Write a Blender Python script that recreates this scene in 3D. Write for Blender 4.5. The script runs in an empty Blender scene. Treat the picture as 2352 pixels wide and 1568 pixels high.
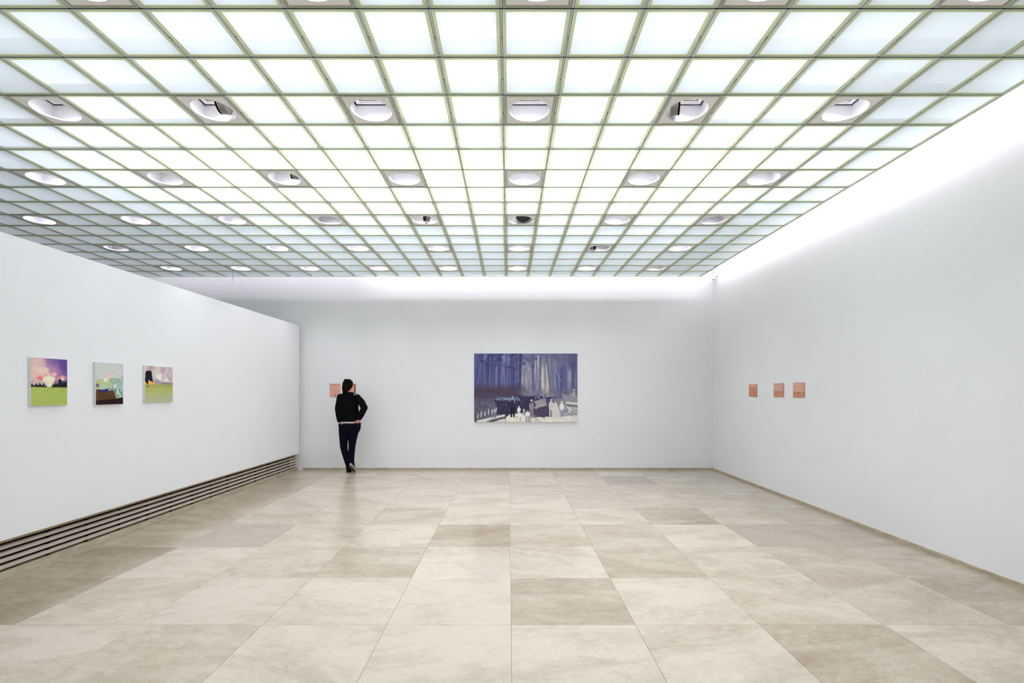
import bpy, bmesh, math, random
import numpy as np
from mathutils import Vector, Matrix
from mathutils.bvhtree import BVHTree

random.seed(7)
RNG = np.random.default_rng(11)
SC = bpy.context.scene
COL = SC.collection

# ------------------------------------------------------------------ camera
F_PX, VX, VY, CAM_H = 1138.0, 1168.0, 899.0, 1.5
cam_d = bpy.data.cameras.new('camera')
cam_d.sensor_width = 36.0
cam_d.lens = F_PX / 2352.0 * 36.0
cam_d.shift_x = (1176.0 - VX) / 2352.0
cam_d.shift_y = (VY - 784.0) / 2352.0
cam_d.clip_start = 0.05
cam = bpy.data.objects.new('camera', cam_d)
cam.location = (0, 0, CAM_H)
cam.rotation_euler = (math.pi / 2, 0, 0)
COL.objects.link(cam)
SC.camera = cam

# ------------------------------------------------------------------ world, exposure
w = bpy.data.worlds.new('world')
SC.world = w
w.use_nodes = True
w.node_tree.nodes['Background'].inputs[0].default_value = (0.8, 0.88, 1.0, 1)
w.node_tree.nodes['Background'].inputs[1].default_value = 0.2
SC.view_settings.view_transform = 'Standard'
SC.view_settings.look = 'None'
SC.view_settings.gamma = 1.0
SC.view_settings.use_curve_mapping = False
SC.view_settings.exposure = 0.27
SC.cycles.max_bounces = 10
SC.cycles.diffuse_bounces = 6
SC.cycles.glossy_bounces = 3
SC.cycles.transparent_max_bounces = 12

# ------------------------------------------------------------------ room measures (metres; x right, y away, z up)
H = 2.133
ZC = CAM_H + H                       # underside of the glass ceiling
XR, YB, XKERB, XPAN = 3.92, 9.51, -4.04, -3.98
XOUT, YF = -8.6, -3.1                # outer left wall, wall behind the camera
PX, PY = 0.4, 0.4016                 # ceiling module
X0, Y0 = -0.0424, 2.762              # a grid crossing of the ceiling
CL, CR = -21, 9                      # columns [CL, CR)
RF, RB = -14, 16                     # rows [RF, RB)
XE, YE = X0 + CR * PX, Y0 + RB * PY  # right and back edges of the ceiling
ROOF = ZC + 1.15


def area(name, loc, rot, sx, sy, power, color=(1, 1, 1), spread=180):
    d = bpy.data.lights.new(name, 'AREA')
    d.shape = 'RECTANGLE'
    d.size, d.size_y, d.energy, d.color = sx, sy, power, color
    d.spread = math.radians(spread)
    o = bpy.data.objects.new(name, d)
    o.location, o.rotation_euler = loc, rot
    COL.objects.link(o)
    return o


# bank of lamps in the space above the glass, and strip lamps hidden above the ceiling's edges
LC = (0.98, 0.972, 1.125)
area('lamp_bank', (-0.3, 1.5, ZC + 1.05), (0, 0, 0), 5.8, 9.0, 140, LC)
area('lamp_bank_rear', (-0.6, 7.5, ZC + 1.05), (0, 0, 0), 6.6, 3.0, 36, LC)
area('lamp_bank_side', (-5.3, 1.7, ZC + 1.05), (0, 0, 0), 3.3, 9.4, 42, LC)
area('lamp_bank_corner', (-6.0, 7.9, ZC + 1.05), (0, 0, 0), 3.6, 2.6, 11, LC)
area('lamp_row', (-0.5, 4.9, ZC + 1.04), (0, 0, 0), 6.4, 0.07, 84, LC)
area('cove_strip_back', (0.55, YE - 0.20, ZC + 0.28), (math.radians(55), 0, 0), 6.6, 0.03, 6.6, (0.95, 0.94, 1.0), 92)
area('cove_strip_back_dim', (-4.9, YE - 0.20, ZC + 0.28), (math.radians(55), 0, 0), 4.0, 0.03, 2.0, (0.95, 0.92, 1.0), 92)
area('cove_strip_right', (3.70, 3.06, ZC + 0.34), (0, math.radians(-60), 0), 0.05, 12.2, 50, (0.96, 0.95, 1.0), 130)

# ------------------------------------------------------------------ materials


def mat(name, color, rough=0.6, spec=0.3, metal=0.0):
    m = bpy.data.materials.new(name)
    m.use_nodes = True
    b = m.node_tree.nodes['Principled BSDF']
    b.inputs['Base Color'].default_value = (*color, 1)
    b.inputs['Roughness'].default_value = rough
    b.inputs['Specular IOR Level'].default_value = spec
    b.inputs['Metallic'].default_value = metal
    return m


def nd(m, kind, **kw):
    n = m.node_tree.nodes.new(kind)
    for k, v in kw.items():
        setattr(n, k, v)
    return n


def lk(m, a, b):
    m.node_tree.links.new(a, b)


def srgb(r, g, b):
    def f(c):
        c /= 255.0
        return c / 12.92 if c <= 0.04045 else ((c + 0.055) / 1.055) ** 2.4
    return (f(r), f(g), f(b))


def grain(m, scale, amount, bump=0.0, stretch=(1, 1, 1)):
    """a gentle tone variation over a plain material"""
    b = m.node_tree.nodes['Principled BSDF']
    c = b.inputs['Base Color'].default_value[:]
    tc = nd(m, 'ShaderNodeTexCoord')
    mp = nd(m, 'ShaderNodeMapping')
    mp.inputs['Scale'].default_value = stretch
    n = nd(m, 'ShaderNodeTexNoise')
    n.inputs['Scale'].default_value = scale
    n.inputs['Detail'].default_value = 4
    lk(m, tc.outputs['Object'], mp.inputs['Vector'])
    lk(m, mp.outputs[0], n.inputs['Vector'])
    r = nd(m, 'ShaderNodeValToRGB')
    r.color_ramp.elements[0].color = (*[x * (1 - amount) for x in c[:3]], 1)
    r.color_ramp.elements[1].color = (*[min(1, x * (1 + amount)) for x in c[:3]], 1)
    r.color_ramp.elements[0].position = 0.3
    r.color_ramp.elements[1].position = 0.7
    lk(m, n.outputs['Fac'], r.inputs['Fac'])
    lk(m, r.outputs['Color'], b.inputs['Base Color'])
    if bump:
        bp = nd(m, 'ShaderNodeBump')
        bp.inputs['Strength'].default_value = bump
        bp.inputs['Distance'].default_value = 0.01
        lk(m, n.outputs['Fac'], bp.inputs['Height'])
        lk(m, bp.outputs['Normal'], b.inputs['Normal'])
    return m


M_WALL = grain(mat('wall_paint', (0.905, 0.91, 0.92), 0.9, 0.1), 1.5, 0.01)
M_PLEN = mat('plenum_paint', (0.78, 0.78, 0.78), 0.9, 0.05)
M_SUB = mat('joint_mortar', srgb(160, 148, 128), 0.9, 0.1)
M_STONE = grain(mat('base_stone', srgb(186, 172, 148), 0.5, 0.3), 9, 0.22, 0.2, (1, 1, 3))
M_KERB = grain(mat('kerb_stone', srgb(196, 184, 160), 0.5, 0.3), 9, 0.16, 0.2, (1, 1, 3))
M_SLAT = grain(mat('slat_stone', srgb(205, 193, 180), 0.5, 0.3), 3, 0.05)
M_TAN = mat('tan_trim', srgb(190, 172, 140), 0.6, 0.2)
M_BLACK = mat('cavity_black', (0.004, 0.004, 0.004), 0.9, 0.0)
M_BAR = grain(mat('bar_metal', srgb(222, 221, 219), 0.6, 0.3), 20, 0.06)
M_DARK = mat('gap_shade_joint_dark', (0.006, 0.007, 0.006), 0.8, 0.1)  # near-black put in for shade in the grid gaps; also the bar joints
M_EDGE = mat('edge_metal', srgb(206, 205, 200), 0.5, 0.3)
M_PLATE = grain(mat('plate_white', srgb(250, 250, 252), 0.7, 0.2), 12, 0.02)
M_HOUSE = mat('housing_white', (0.80, 0.79, 0.815), 0.6, 0.2)
M_FRAMEW = mat('lamp_frame_white', (0.85, 0.85, 0.86), 0.4, 0.3)
M_FLAP = mat('flap_grey', srgb(128, 122, 116), 0.4, 0.4)
M_WHITE = grain(mat('canvas_white', (0.78, 0.78, 0.77), 0.9, 0.1), 40, 0.04)
M_SKIN = grain(mat('skin', srgb(196, 132, 112), 0.6, 0.3), 30, 0.05)
M_JACKET = grain(mat('jacket_fleece', (0.0045, 0.0045, 0.006), 0.95, 0.04), 60, 0.4, 0.3)
M_JEANS = grain(mat('jeans_denim', (0.006, 0.0055, 0.014), 0.9, 0.05), 50, 0.4, 0.2)
M_HAIR = grain(mat('hair_brown', (0.010, 0.006, 0.005), 0.75, 0.05), 25, 0.5, 0.6, (6, 6, 0.7))
M_SHIRT = mat('shirt_white', (0.6, 0.61, 0.63), 0.9, 0.1)
M_SHOE = mat('shoe_black', (0.008, 0.008, 0.009), 0.8, 0.1)
M_SOLE = mat('sole_white', (0.6, 0.57, 0.5), 0.7, 0.2)
M_TREAD = grain(mat('sole_tread', srgb(112, 96, 84), 0.8, 0.1), 60, 0.25, 0.5)
M_LOGO = mat('logo_white', (0.75, 0.76, 0.78), 0.7, 0.1)


def glow(name, color, strength):
    m = bpy.data.materials.new(name)
    m.use_nodes = True
    nt = m.node_tree
    nt.nodes.clear()
    e = nt.nodes.new('ShaderNodeEmission')
    o = nt.nodes.new('ShaderNodeOutputMaterial')
    e.inputs[0].default_value = (*color, 1)
    e.inputs[1].default_value = strength
    nt.links.new(e.outputs[0], o.inputs[0])
    return m


M_LAMP = glow('lamp_diffuser', (1, 0.99, 0.99), 2.2)
M_LAMP_LOW = glow('lamp_diffuser_dim', (1, 0.99, 0.99), 1.8)
M_LAMP_OFF = mat('lamp_diffuser_off', (0.6, 0.6, 0.61), 0.6, 0.2)


def frosted(name, color, trans, reflect):
    """etched glass: scatters the light of the lamps above it, reflects a little of the room"""
    m = bpy.data.materials.new(name)
    m.use_nodes = True
    nt = m.node_tree
    nt.nodes.clear()
    t = nt.nodes.new('ShaderNodeBsdfTranslucent')
    d = nt.nodes.new('ShaderNodeBsdfDiffuse')
    mx = nt.nodes.new('ShaderNodeMixShader')
    o = nt.nodes.new('ShaderNodeOutputMaterial')
    t.inputs[0].default_value = (*color, 1)
    d.inputs[0].default_value = (*reflect, 1)
    mx.inputs[0].default_value = 1 - trans
    nt.links.new(t.outputs[0], mx.inputs[1])
    nt.links.new(d.outputs[0], mx.inputs[2])
    nt.links.new(mx.outputs[0], o.inputs[0])
    return m


M_GLASS = frosted('etched_glass', (0.895, 0.96, 0.955), 0.72, (0.66, 0.72, 0.715))
M_CLEAR = bpy.data.materials.new('clear_glass')
M_CLEAR.use_nodes = True
_nt = M_CLEAR.node_tree
_nt.nodes.clear()
_t = _nt.nodes.new('ShaderNodeBsdfTransparent')
_o = _nt.nodes.new('ShaderNodeOutputMaterial')
_t.inputs[0].default_value = (0.96, 0.985, 0.975, 1)
_nt.links.new(_t.outputs[0], _o.inputs[0])
M_RIM = frosted('glass_rim_green', srgb(226, 240, 220), 0.62, srgb(212, 218, 205))
M_RIM2 = frosted('glass_rim_yellow', srgb(222, 222, 160), 0.46, srgb(210, 210, 158))
M_RIMT = frosted('plate_rim_tan', srgb(206, 198, 150), 0.2, srgb(200, 194, 160))


def travertine():
    m = bpy.data.materials.new('travertine')
    m.use_nodes = True
    b = m.node_tree.nodes['Principled BSDF']
    tc = nd(m, 'ShaderNodeTexCoord')
    oi = nd(m, 'ShaderNodeObjectInfo')
    off = nd(m, 'ShaderNodeVectorMath', operation='SCALE')
    off.inputs[0].default_value = (37.0, 61.0, 23.0)
    lk(m, oi.outputs['Random'], off.inputs['Scale'])
    add = nd(m, 'ShaderNodeVectorMath', operation='ADD')
    lk(m, tc.outputs['Object'], add.inputs[0])
    lk(m, off.outputs[0], add.inputs[1])
    # a turn of a few degrees from tile to tile
    turn = nd(m, 'ShaderNodeVectorRotate', rotation_type='Z_AXIS')
    ang = nd(m, 'ShaderNodeMapRange')
    ang.inputs['To Min'].default_value = -0.35
    ang.inputs['To Max'].default_value = 0.35
    lk(m, oi.outputs['Random'], ang.inputs['Value'])
    lk(m, ang.outputs[0], turn.inputs['Angle'])
    lk(m, add.outputs[0], turn.inputs['Vector'])

    def noise(scale, detail, stretch, rough=0.6, dist=0.0):
        mp = nd(m, 'ShaderNodeMapping')
        mp.inputs['Scale'].default_value = stretch
        lk(m, turn.outputs[0], mp.inputs['Vector'])
        n = nd(m, 'ShaderNodeTexNoise')
        n.inputs['Scale'].default_value = scale
        n.inputs['Detail'].default_value = detail
        n.inputs['Roughness'].default_value = rough
        n.inputs['Distortion'].default_value = dist
        lk(m, mp.outputs[0], n.inputs['Vector'])
        return n.outputs['Fac']

    def step(fac, lo, hi):
        r = nd(m, 'ShaderNodeMapRange')
        r.inputs['From Min'].default_value = lo
        r.inputs['From Max'].default_value = hi
        lk(m, fac, r.inputs['Value'])
        return r.outputs[0]

    def math_(op, a, c):
        n = nd(m, 'ShaderNodeMath', operation=op)
        for i, v in enumerate((a, c)):
            if isinstance(v, (int, float)):
                n.inputs[i].default_value = v
            else:
                lk(m, v, n.inputs[i])
        return n.outputs[0]

    def mix(fac, a, c):
        n = nd(m, 'ShaderNodeMix', data_type='RGBA')
        if isinstance(fac, (int, float)):
            n.inputs[0].default_value = fac
        else:
            lk(m, fac, n.inputs[0])
        for i, v in ((6, a), (7, c)):
            if isinstance(v, tuple):
                n.inputs[i].default_value = (*v, 1)
            else:
                lk(m, v, n.inputs[i])
        return n.outputs[2]

    sep = nd(m, 'ShaderNodeSeparateColor')
    lk(m, oi.outputs['Color'], sep.inputs[0])
    tone, grey, pit_amt = sep.outputs[0], sep.outputs[1], sep.outputs[2]
    broad = step(noise(1.6, 3, (1, 2.1, 1), 0.55, 0.7), 0.36, 0.68)
    fine = step(noise(11, 7, (1, 1.7, 1), 0.72, 0.3), 0.34, 0.66)
    fac = math_('ADD', tone, math_('MULTIPLY', math_('SUBTRACT', broad, 0.5), 0.42))
    fac = math_('ADD', fac, math_('MULTIPLY', math_('SUBTRACT', fine, 0.5), 0.34))
    cl = nd(m, 'ShaderNodeClamp')
    lk(m, fac, cl.inputs[0])
    c = mix(cl.outputs[0], srgb(200, 190, 172), srgb(153, 136, 112))
    c = mix(math_('MULTIPLY', grey, 0.75), c, srgb(166, 157, 144))
    # pale flecks and dark pits
    fleck = math_('MULTIPLY', step(noise(34, 3, (1, 2.4, 1), 0.6, 0.6), 0.60, 0.70), step(noise(2.6, 2, (1, 1.5, 1)), 0.45, 0.62))
    c = mix(math_('MULTIPLY', fleck, 0.5), c, srgb(216, 209, 198))
    pit = math_('MULTIPLY', step(noise(24, 5, (1, 2.2, 1), 0.7, 1.0), 0.595, 0.66), step(noise(2.1, 2, (1, 1.8, 1), 0.5, 0.4), 0.5, 0.62))
    pit = math_('MULTIPLY', pit, pit_amt)
    c = mix(math_('MULTIPLY', pit, 0.5), c, srgb(122, 112, 98))
    speck = step(noise(85, 2, (1, 1.6, 1), 0.5, 0.0), 0.60, 0.70)
    c = mix(math_('MULTIPLY', speck, 0.24), c, srgb(140, 128, 108))
    lk(m, c, b.inputs['Base Color'])
    rr = nd(m, 'ShaderNodeMapRange')
    rr.inputs['To Min'].default_value = 0.11
    rr.inputs['To Max'].default_value = 0.21
    lk(m, fine, rr.inputs['Value'])
    lk(m, rr.outputs[0], b.inputs['Roughness'])
    b.inputs['Specular IOR Level'].default_value = 0.42
    bp = nd(m, 'ShaderNodeBump', invert=True)
    bp.inputs['Strength'].default_value = 0.35
    bp.inputs['Distance'].default_value = 0.002
    lk(m, pit, bp.inputs['Height'])
    lk(m, bp.outputs['Normal'], b.inputs['Normal'])
    return m


M_TRAV = travertine()
M_PAINT = bpy.data.materials.new('paint_film')
M_PAINT.use_nodes = True
_b = M_PAINT.node_tree.nodes['Principled BSDF']
_a = M_PAINT.node_tree.nodes.new('ShaderNodeVertexColor')
_a.layer_name = 'Col'
M_PAINT.node_tree.links.new(_a.outputs['Color'], _b.inputs['Base Color'])
_b.inputs['Roughness'].default_value = 0.6
_b.inputs['Specular IOR Level'].default_value = 0.15

# ------------------------------------------------------------------ mesh helpers


def mesh_from(name, verts, faces, mats, fmat=None, smooth=False):
    me = bpy.data.meshes.new(name)
    me.from_pydata(verts, [], faces)
    for m in mats:
        me.materials.append(m)
    if fmat is not None:
        me.polygons.foreach_set('material_index', fmat)
    if smooth:
        me.polygons.foreach_set('use_smooth', [True] * len(me.polygons))
    me.update()
    return me


class MB:
    def __init__(self):
        self.v, self.f, self.m = [], [], []

    def box(self, x0, x1, y0, y1, z0, z1, mi=0, faces='dufblr', fm=None):
        n = len(self.v)
        self.v += [(x0, y0, z0), (x1, y0, z0), (x1, y1, z0), (x0, y1, z0),
                   (x0, y0, z1), (x1, y0, z1), (x1, y1, z1), (x0, y1, z1)]
        F = {'d': (0, 3, 2, 1), 'u': (4, 5, 6, 7), 'f': (0, 1, 5, 4), 'b': (2, 3, 7, 6), 'l': (3, 0, 4, 7), 'r': (1, 2, 6, 5)}
        for k in faces:
            self.f.append(tuple(n + i for i in F[k]))
            self.m.append((fm or {}).get(k, mi))
        return self

    def quad(self, pts, mi=0):
        n = len(self.v)
        self.v += [tuple(p) for p in pts]
        self.f.append(tuple(range(n, n + len(pts))))
        self.m.append(mi)
        return self

    def mesh(self, name, mats):
        if not isinstance(mats, (list, tuple)):
            mats = [mats]
        return mesh_from(name, self.v, self.f, mats, self.m)

    def build(self, name, mats, parent=None, loc=(0, 0, 0)):
        return link(name, self.mesh(name, mats), parent, loc)


def link(name, data, parent=None, loc=(0, 0, 0)):
    o = bpy.data.objects.new(name, data)
    COL.objects.link(o)
    o.location = loc
    if parent:
        o.parent = parent
    return o


def tag(o, label=None, cat=None, group=None, kind=None):
    for k, v in (('label', label), ('category', cat), ('group', group), ('kind', kind)):
        if v:
            o[k] = v
    return o


def bevel(o, width, seg=1):
    bm = bmesh.new()
    bm.from_mesh(o.data)
    bmesh.ops.bevel(bm, geom=bm.edges[:], offset=width, segments=seg, affect='EDGES', profile=0.5)
    bm.to_mesh(o.data)
    bm.free()
    return o


def project(p):
    return VX + F_PX * p[0] / p[1], VY - F_PX * (p[2] - CAM_H) / p[1]


# ------------------------------------------------------------------ walls
WT = 0.2
back = MB().box(XOUT - WT, XR + WT, YB, YB + WT, -0.1, ROOF).build('wall_back', M_WALL)
right = MB().box(XR, XR + WT, YF, YB, -0.1, ROOF).build('wall_right', M_WALL)
front = MB().box(XOUT - WT, XR + WT, YF - WT, YF, -0.1, ROOF).build('wall_front', M_WALL)
outer = MB().box(XOUT - WT, XOUT, YF, YB, -0.1, ROOF).build('wall_outer', M_WALL)
for o in (back, right, front, outer):
    tag(o, kind='structure')
# the free-standing partition on the left, hung above a long air grille
PT, PB, PEND = 2.753, 0.327, 9.42
part = MB().box(XPAN - 0.36, XPAN, YF, PEND, PB, PT).build('wall_left', M_WALL)
tag(part, 'white partition wall short of the ceiling above a slatted grille', kind='structure')
MB().box(XPAN - 0.32, XKERB - 0.17, YF, PEND - 0.05, 0.0, PB).build('partition_core', M_PLEN, part)

# ------------------------------------------------------------------ floor of travertine tiles
floor = MB().box(XOUT, XR, YF, YB, -0.12, -0.004).build('floor', M_SUB)
tag(floor, 'polished travertine floor of large square tiles', kind='structure')
T = 0.8
TX0, TY0 = 0.0167, 3.188
TONES = {(0, -4): .2, (0, -3): .38, (0, -2): .18, (0, -1): .06, (0, 0): .16, (0, 1): .2, (0, 2): .72, (0, 3): .3,
         (1, -5): .9, (1, -4): .3, (1, -3): .16, (1, -2): .2, (1, -1): .02, (1, 0): .66, (1, 1): .14, (1, 2): .3, (1, 3): .5, (1, 4): .74,
         (2, -5): .78, (2, -4): .2, (2, -3): .42, (2, -2): .56, (2, -1): .08, (2, 0): .22, (2, 1): .6, (2, 2): .32, (2, 3): .46, (2, 4): .52,
         (3, -5): .5, (3, -4): .62, (3, -3): .25, (3, -2): .2, (3, -1): .7, (3, 0): .34, (3, 1): .5, (3, 2): .1, (3, 3): .66, (3, 4): .66,
         (4, -5): .6, (4, -4): .42, (4, -3): .3, (4, -2): .5, (4, -1): .24, (4, 0): .26, (4, 1): .3, (4, 2): .7, (4, 3): .32, (4, 4): .5,
         (5, -2): .3, (5, 0): .2, (5, 1): .34, (5, 2): .22, (6, -2): .4, (6, 0): .4, (7, 2): .85, (7, -1): .44, (5, -5): .6, (6, -5): .6, (7, -5): .6}
GREYS = {(3, -4): .7, (7, 2): .9, (3, 3): .6, (3, 4): .5, (0, -3): .2, (6, -1): .2, (5, 1): .4, (1, -3): .3}
tile_meshes = {}
g = 0.0009


def tile_mesh(wx, wy):
    key = (round(wx, 4), round(wy, 4))
    if key not in tile_meshes:
        a, b_, c = wx / 2, wy / 2, 0.0012
        v = [(-a, -b_, -0.02), (a, -b_, -0.02), (a, b_, -0.02), (-a, b_, -0.02),
             (-a, -b_, -c), (a, -b_, -c), (a, b_, -c), (-a, b_, -c),
             (-a + c, -b_ + c, 0), (a - c, -b_ + c, 0), (a - c, b_ - c, 0), (-a + c, b_ - c, 0)]
        f = [(0, 1, 5, 4), (1, 2, 6, 5), (2, 3, 7, 6), (3, 0, 4, 7), (4, 5, 9, 8), (5, 6, 10, 9), (6, 7, 11, 10), (7, 4, 8, 11), (8, 9, 10, 11)]
        tile_meshes[key] = mesh_from('floor_tile', v, f, [M_TRAV])
    return tile_meshes[key]


for k in range(-7, 9):
    ya, yb = TY0 + (k - 1) * T, TY0 + k * T
    ya, yb = max(ya, YF), min(yb, YB)
    if yb - ya < 0.03:
        continue
    for c in range(-6, 5):
        xa, xb = TX0 + c * T, TX0 + (c + 1) * T
        xa, xb = max(xa, XKERB - 0.01), min(xb, XR)
        if xb - xa < 0.03:
            continue
        o = link('floor_tile', tile_mesh(xb - xa - 2 * g, yb - ya - 2 * g), floor, ((xa + xb) / 2, (ya + yb) / 2, 0.0))
        t = TONES.get((k, c), 0.18 + 0.3 * random.random()) if c > -6 else 0.7
        gr = GREYS.get((k, c), 0.08 + 0.2 * random.random() * (1 if k > 4 else 0.4))
        o.color = (t, gr, 0.35 + 0.65 * random.random(), 1)

# stone skirting, in pieces
SK = 0.037


def skirting(name, pieces, mtl):
    e = link(name, None)
    tag(e, kind='structure')
    for b_ in pieces:
        o = MB().box(*b_).build('base_stone', mtl, e)
        bevel(o, 0.002)
    return e


ys = [YF] + [3.94 + 1.6 * i for i in range(-4, 4)] + [YB]
ys = [y for y in ys if YF <= y <= YB]
skirting('baseboard_right', [(XR - 0.014, XR + 0.01, a + 0.001, b_ - 0.001, -0.002, SK) for a, b_ in zip(ys, ys[1:]) if b_ - a > .05], M_STONE)
xs = [-3.95] + [TX0 + 0.8 * i for i in range(-4, 5, 2)] + [XR - 0.014]
skirting('baseboard_back', [(a + 0.001, b_ - 0.001, YB - 0.014, YB + 0.01, -0.002, SK) for a, b_ in zip(xs, xs[1:])], M_STONE)
KH = 0.057
ks = [YF] + [4.38 + 1.6 * i for i in range(-4, 4)] + [YB - 0.002]
skirting('baseboard_left', [(XKERB - 0.16, XKERB, a + 0.0015, b_ - 0.0015, -0.002, KH) for a, b_ in zip(ks, ks[1:])], M_KERB)

# ------------------------------------------------------------------ air grille under the partition
gr_ = link('ventilation_grille', None, None, (XKERB, 4.0, KH))
tag(gr_, 'long low air grille of pale horizontal slats under the white partition', 'grille')
GY0, GY1 = YF - 4.0, PEND - 4.0 - 0.02
per, sh = 0.0525, 0.029
for i in range(4):
    z1 = 0.2065 - i * per
    o = MB().box(-0.055, -0.004, GY0, GY1, z1 - sh, z1).build('slat', M_SLAT, gr_)
    bevel(o, 0.007, 2)
MB().box(-0.06, -0.004, GY0, GY1, 0.232, 0.272).build('top_rail', M_TAN, gr_)
MB().box(-0.15, -0.145, GY0, GY1, 0.0, 0.265).build('back_panel', M_BLACK, gr_)
MB().box(-0.145, -0.06, GY0, GY1, 0.262, 0.265).build('top_liner', M_BLACK, gr_)
MB().box(-0.145, -0.004, GY1, GY1 + 0.004, 0.0, 0.265).build('end_plate', M_SLAT, gr_)
for i in range(13):
    y = 4.39 + 0.4 * i - 4.0
    if y < GY1:
        MB().box(-0.055, -0.028, y - 0.022, y, 0.0, 0.26).build('bracket', M_BLACK, gr_)

# ------------------------------------------------------------------ luminous ceiling
ceil = link('ceiling', None)
tag(ceil, 'luminous ceiling of square etched glass panes in a metal grid', kind='structure')
MB().box(XOUT, XR, YF, YB, ROOF, ROOF + 0.1).build('roof_slab', M_PLEN, ceil)
BW, GAP, GY = 0.0060, 0.0022, 0.0036
ox, oy = PX / 2 - BW - GAP, PY / 2 - GY
R1, R2 = 0.0125, 0.0215


def ring(mb, ax, ay, bx, by, z0, z1, mi, inner=True, top=None, side=None):
    """a flat square ring between half sizes (ax, ay) outside and (bx, by) inside"""
    o = [(-ax, -ay), (ax, -ay), (ax, ay), (-ax, ay)]
    i = [(-bx, -by), (bx, -by), (bx, by), (-bx, by)]
    for k in range(4):
        n = (k + 1) % 4
        mb.quad([(*o[n], z0), (*o[k], z0), (*i[k], z0), (*i[n], z0)], mi)
        ti = mi if top is None else top
        mb.quad([(*o[k], z1), (*o[n], z1), (*i[n], z1), (*i[k], z1)], ti)
        mb.quad([(*o[k], z0), (*o[n], z0), (*o[n], z1), (*o[k], z1)], mi if side is None else side)
        if inner:
            mb.quad([(*i[n], z0), (*i[k], z0), (*i[k], z1), (*i[n], z1)], ti)
    return mb


def rim(mats):
    mb = MB()
    ring(mb, ox, oy, ox - R1, oy - R1, 0.0, 0.012, 0, top=2, side=3)
    ring(mb, ox - R1, oy - R1, ox - R2, oy - R2, 0.0008, 0.012, 1, top=2)
    return mb.mesh('pane_rim', mats)


me_rim = rim([M_RIM, M_RIM2, M_CLEAR, M_EDGE])
me_rimt = rim([M_RIM, M_RIMT, M_CLEAR, M_EDGE])
gx_, gy_ = ox - R2, oy - R2
me_pane = MB().box(-gx_, gx_, -gy_, gy_, 0.0015, 0.0115, 1, 'dufblr', {'d': 0}).mesh('glass_pane', [M_GLASS, M_CLEAR])


def cell_centre(c, r):
    return X0 + (c + 0.5) * PX, Y0 + (r + 0.5) * PY


def seen(x, y, z, m=0.0):
    if y < 0.5:
        return False
    u, v = project((x, y, z))
    if not (-m <= u <= 2352 + m and -m <= v <= 1568 + m):
        return False
    if x < XPAN and v > 533 + 0.3115 * u + 4:
        return False
    return True


rest_cells, lights = [], []
shown = 0
for r in range(RB - 1, RF - 1, -1):
    for c in range(CL, CR):
        x, y = cell_centre(c, r)
        any_seen = any(seen(x + a * PX * .45, y + b_ * PY * .45, ZC) for a in (-1, 0, 1) for b_ in (-1, 0, 1))
        if r % 3 == 2 and c % 3 == 0:
            if any_seen:
                lights.append((r, c))
                continue
        if any_seen:
            shown += 1
            rest_cells.append((y, c, r, True))
        else:
            rest_cells.append((y, c, r, False))
near = [q for q in sorted(rest_cells) if q[3]]
# the pieces that show largest first: sort by the size of a pane in view
near = near[:300]
chosen = {(q[1], q[2]) for q in near}
print('panes in view', shown)
mb_p, mb_r = MB(), MB()
for y, c, r, s in rest_cells:
    cx, cy = cell_centre(c, r)
    if (c, r) in chosen:
        p = link('glass_pane', me_pane, ceil, (cx, cy, ZC))
        link('pane_rim', me_rim, p)
    else:
        for mb, me in ((mb_p, me_pane), (mb_r, me_rim)):
            n = len(mb.v)
            mb.v += [(v.co.x + cx, v.co.y + cy, v.co.z + ZC) for v in me.vertices]
            for f in me.polygons:
                mb.f.append(tuple(n + i for i in f.vertices))
                mb.m.append(f.material_index)
tag(mb_p.build('remaining_glass', [M_GLASS, M_CLEAR], ceil), kind='stuff')
tag(mb_r.build('remaining_rims', [M_RIM, M_RIM2, M_CLEAR, M_EDGE], ceil), kind='stuff')

# metal grid: grey bars running away from the camera, thin cross bars with the gap shade put in as black
for i in range(CL, CR):
    x = X0 + i * PX
    mb = MB()
    mb.box(-BW, BW, Y0 + RF * PY, YE, 0.002, 0.014, 1, 'dlrfb', {'d': 0})  # black sides stand for the darkness of the gaps beside the bar
    mb.box(-0.0105, 0.0105, Y0 + RF * PY, YE, 0.0125, 0.0165, 1)
    mb.box(-0.003, 0.003, Y0 + RF * PY, YE, 0.0165, 0.092, 2)
    mb.build('long_bar', [M_BAR, M_DARK, M_HOUSE], ceil, (x, 0, ZC))
for j in range(RF, RB):
    y = Y0 + j * PY
    mb = MB()
    mb.box(X0 + CL * PX, XE, -0.009, 0.009, 0.0125, 0.0168, 0)
    mb.box(X0 + CL * PX, XE, -0.003, 0.003, 0.0168, 0.092, 1)
    mb.box(X0 + CL * PX, XE, -0.0030, 0.0030, 0.0006, 0.0125, 0)  # black fill standing in for shade in the gap between panes
    mb.build('cross_bar', [M_DARK, M_HOUSE], ceil, (0, y, ZC))
# closing trims on the two free edges
MB().box(XE - BW, XE + 0.012, Y0 + RF * PY, YE + 0.012, -0.001, 0.018).build('edge_trim', M_EDGE, ceil, (0, 0, ZC))
MB().box(X0 + CL * PX, XE - BW, YE - GY, YE + 0.012, -0.001, 0.018).build('edge_trim', M_EDGE, ceil, (0, 0, ZC))
# small joints and screws on the underside of the long bars
mb = MB()
for i in range(-5, 9):
    for j in range(-1, 13):
        x, y = X0 + i * PX, Y0 + (j + 0.56) * PY
        mb.box(x - 0.0053, x + 0.0053, y - 0.002, y + 0.002, ZC + 0.0008, ZC + 0.004, 0)
        mb.box(x - 0.0022, x + 0.0022, y + 0.018, y + 0.023, ZC + 0.0008, ZC + 0.004, 0)
tag(mb.build('bar_joints', M_DARK, ceil), kind='stuff')

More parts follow.
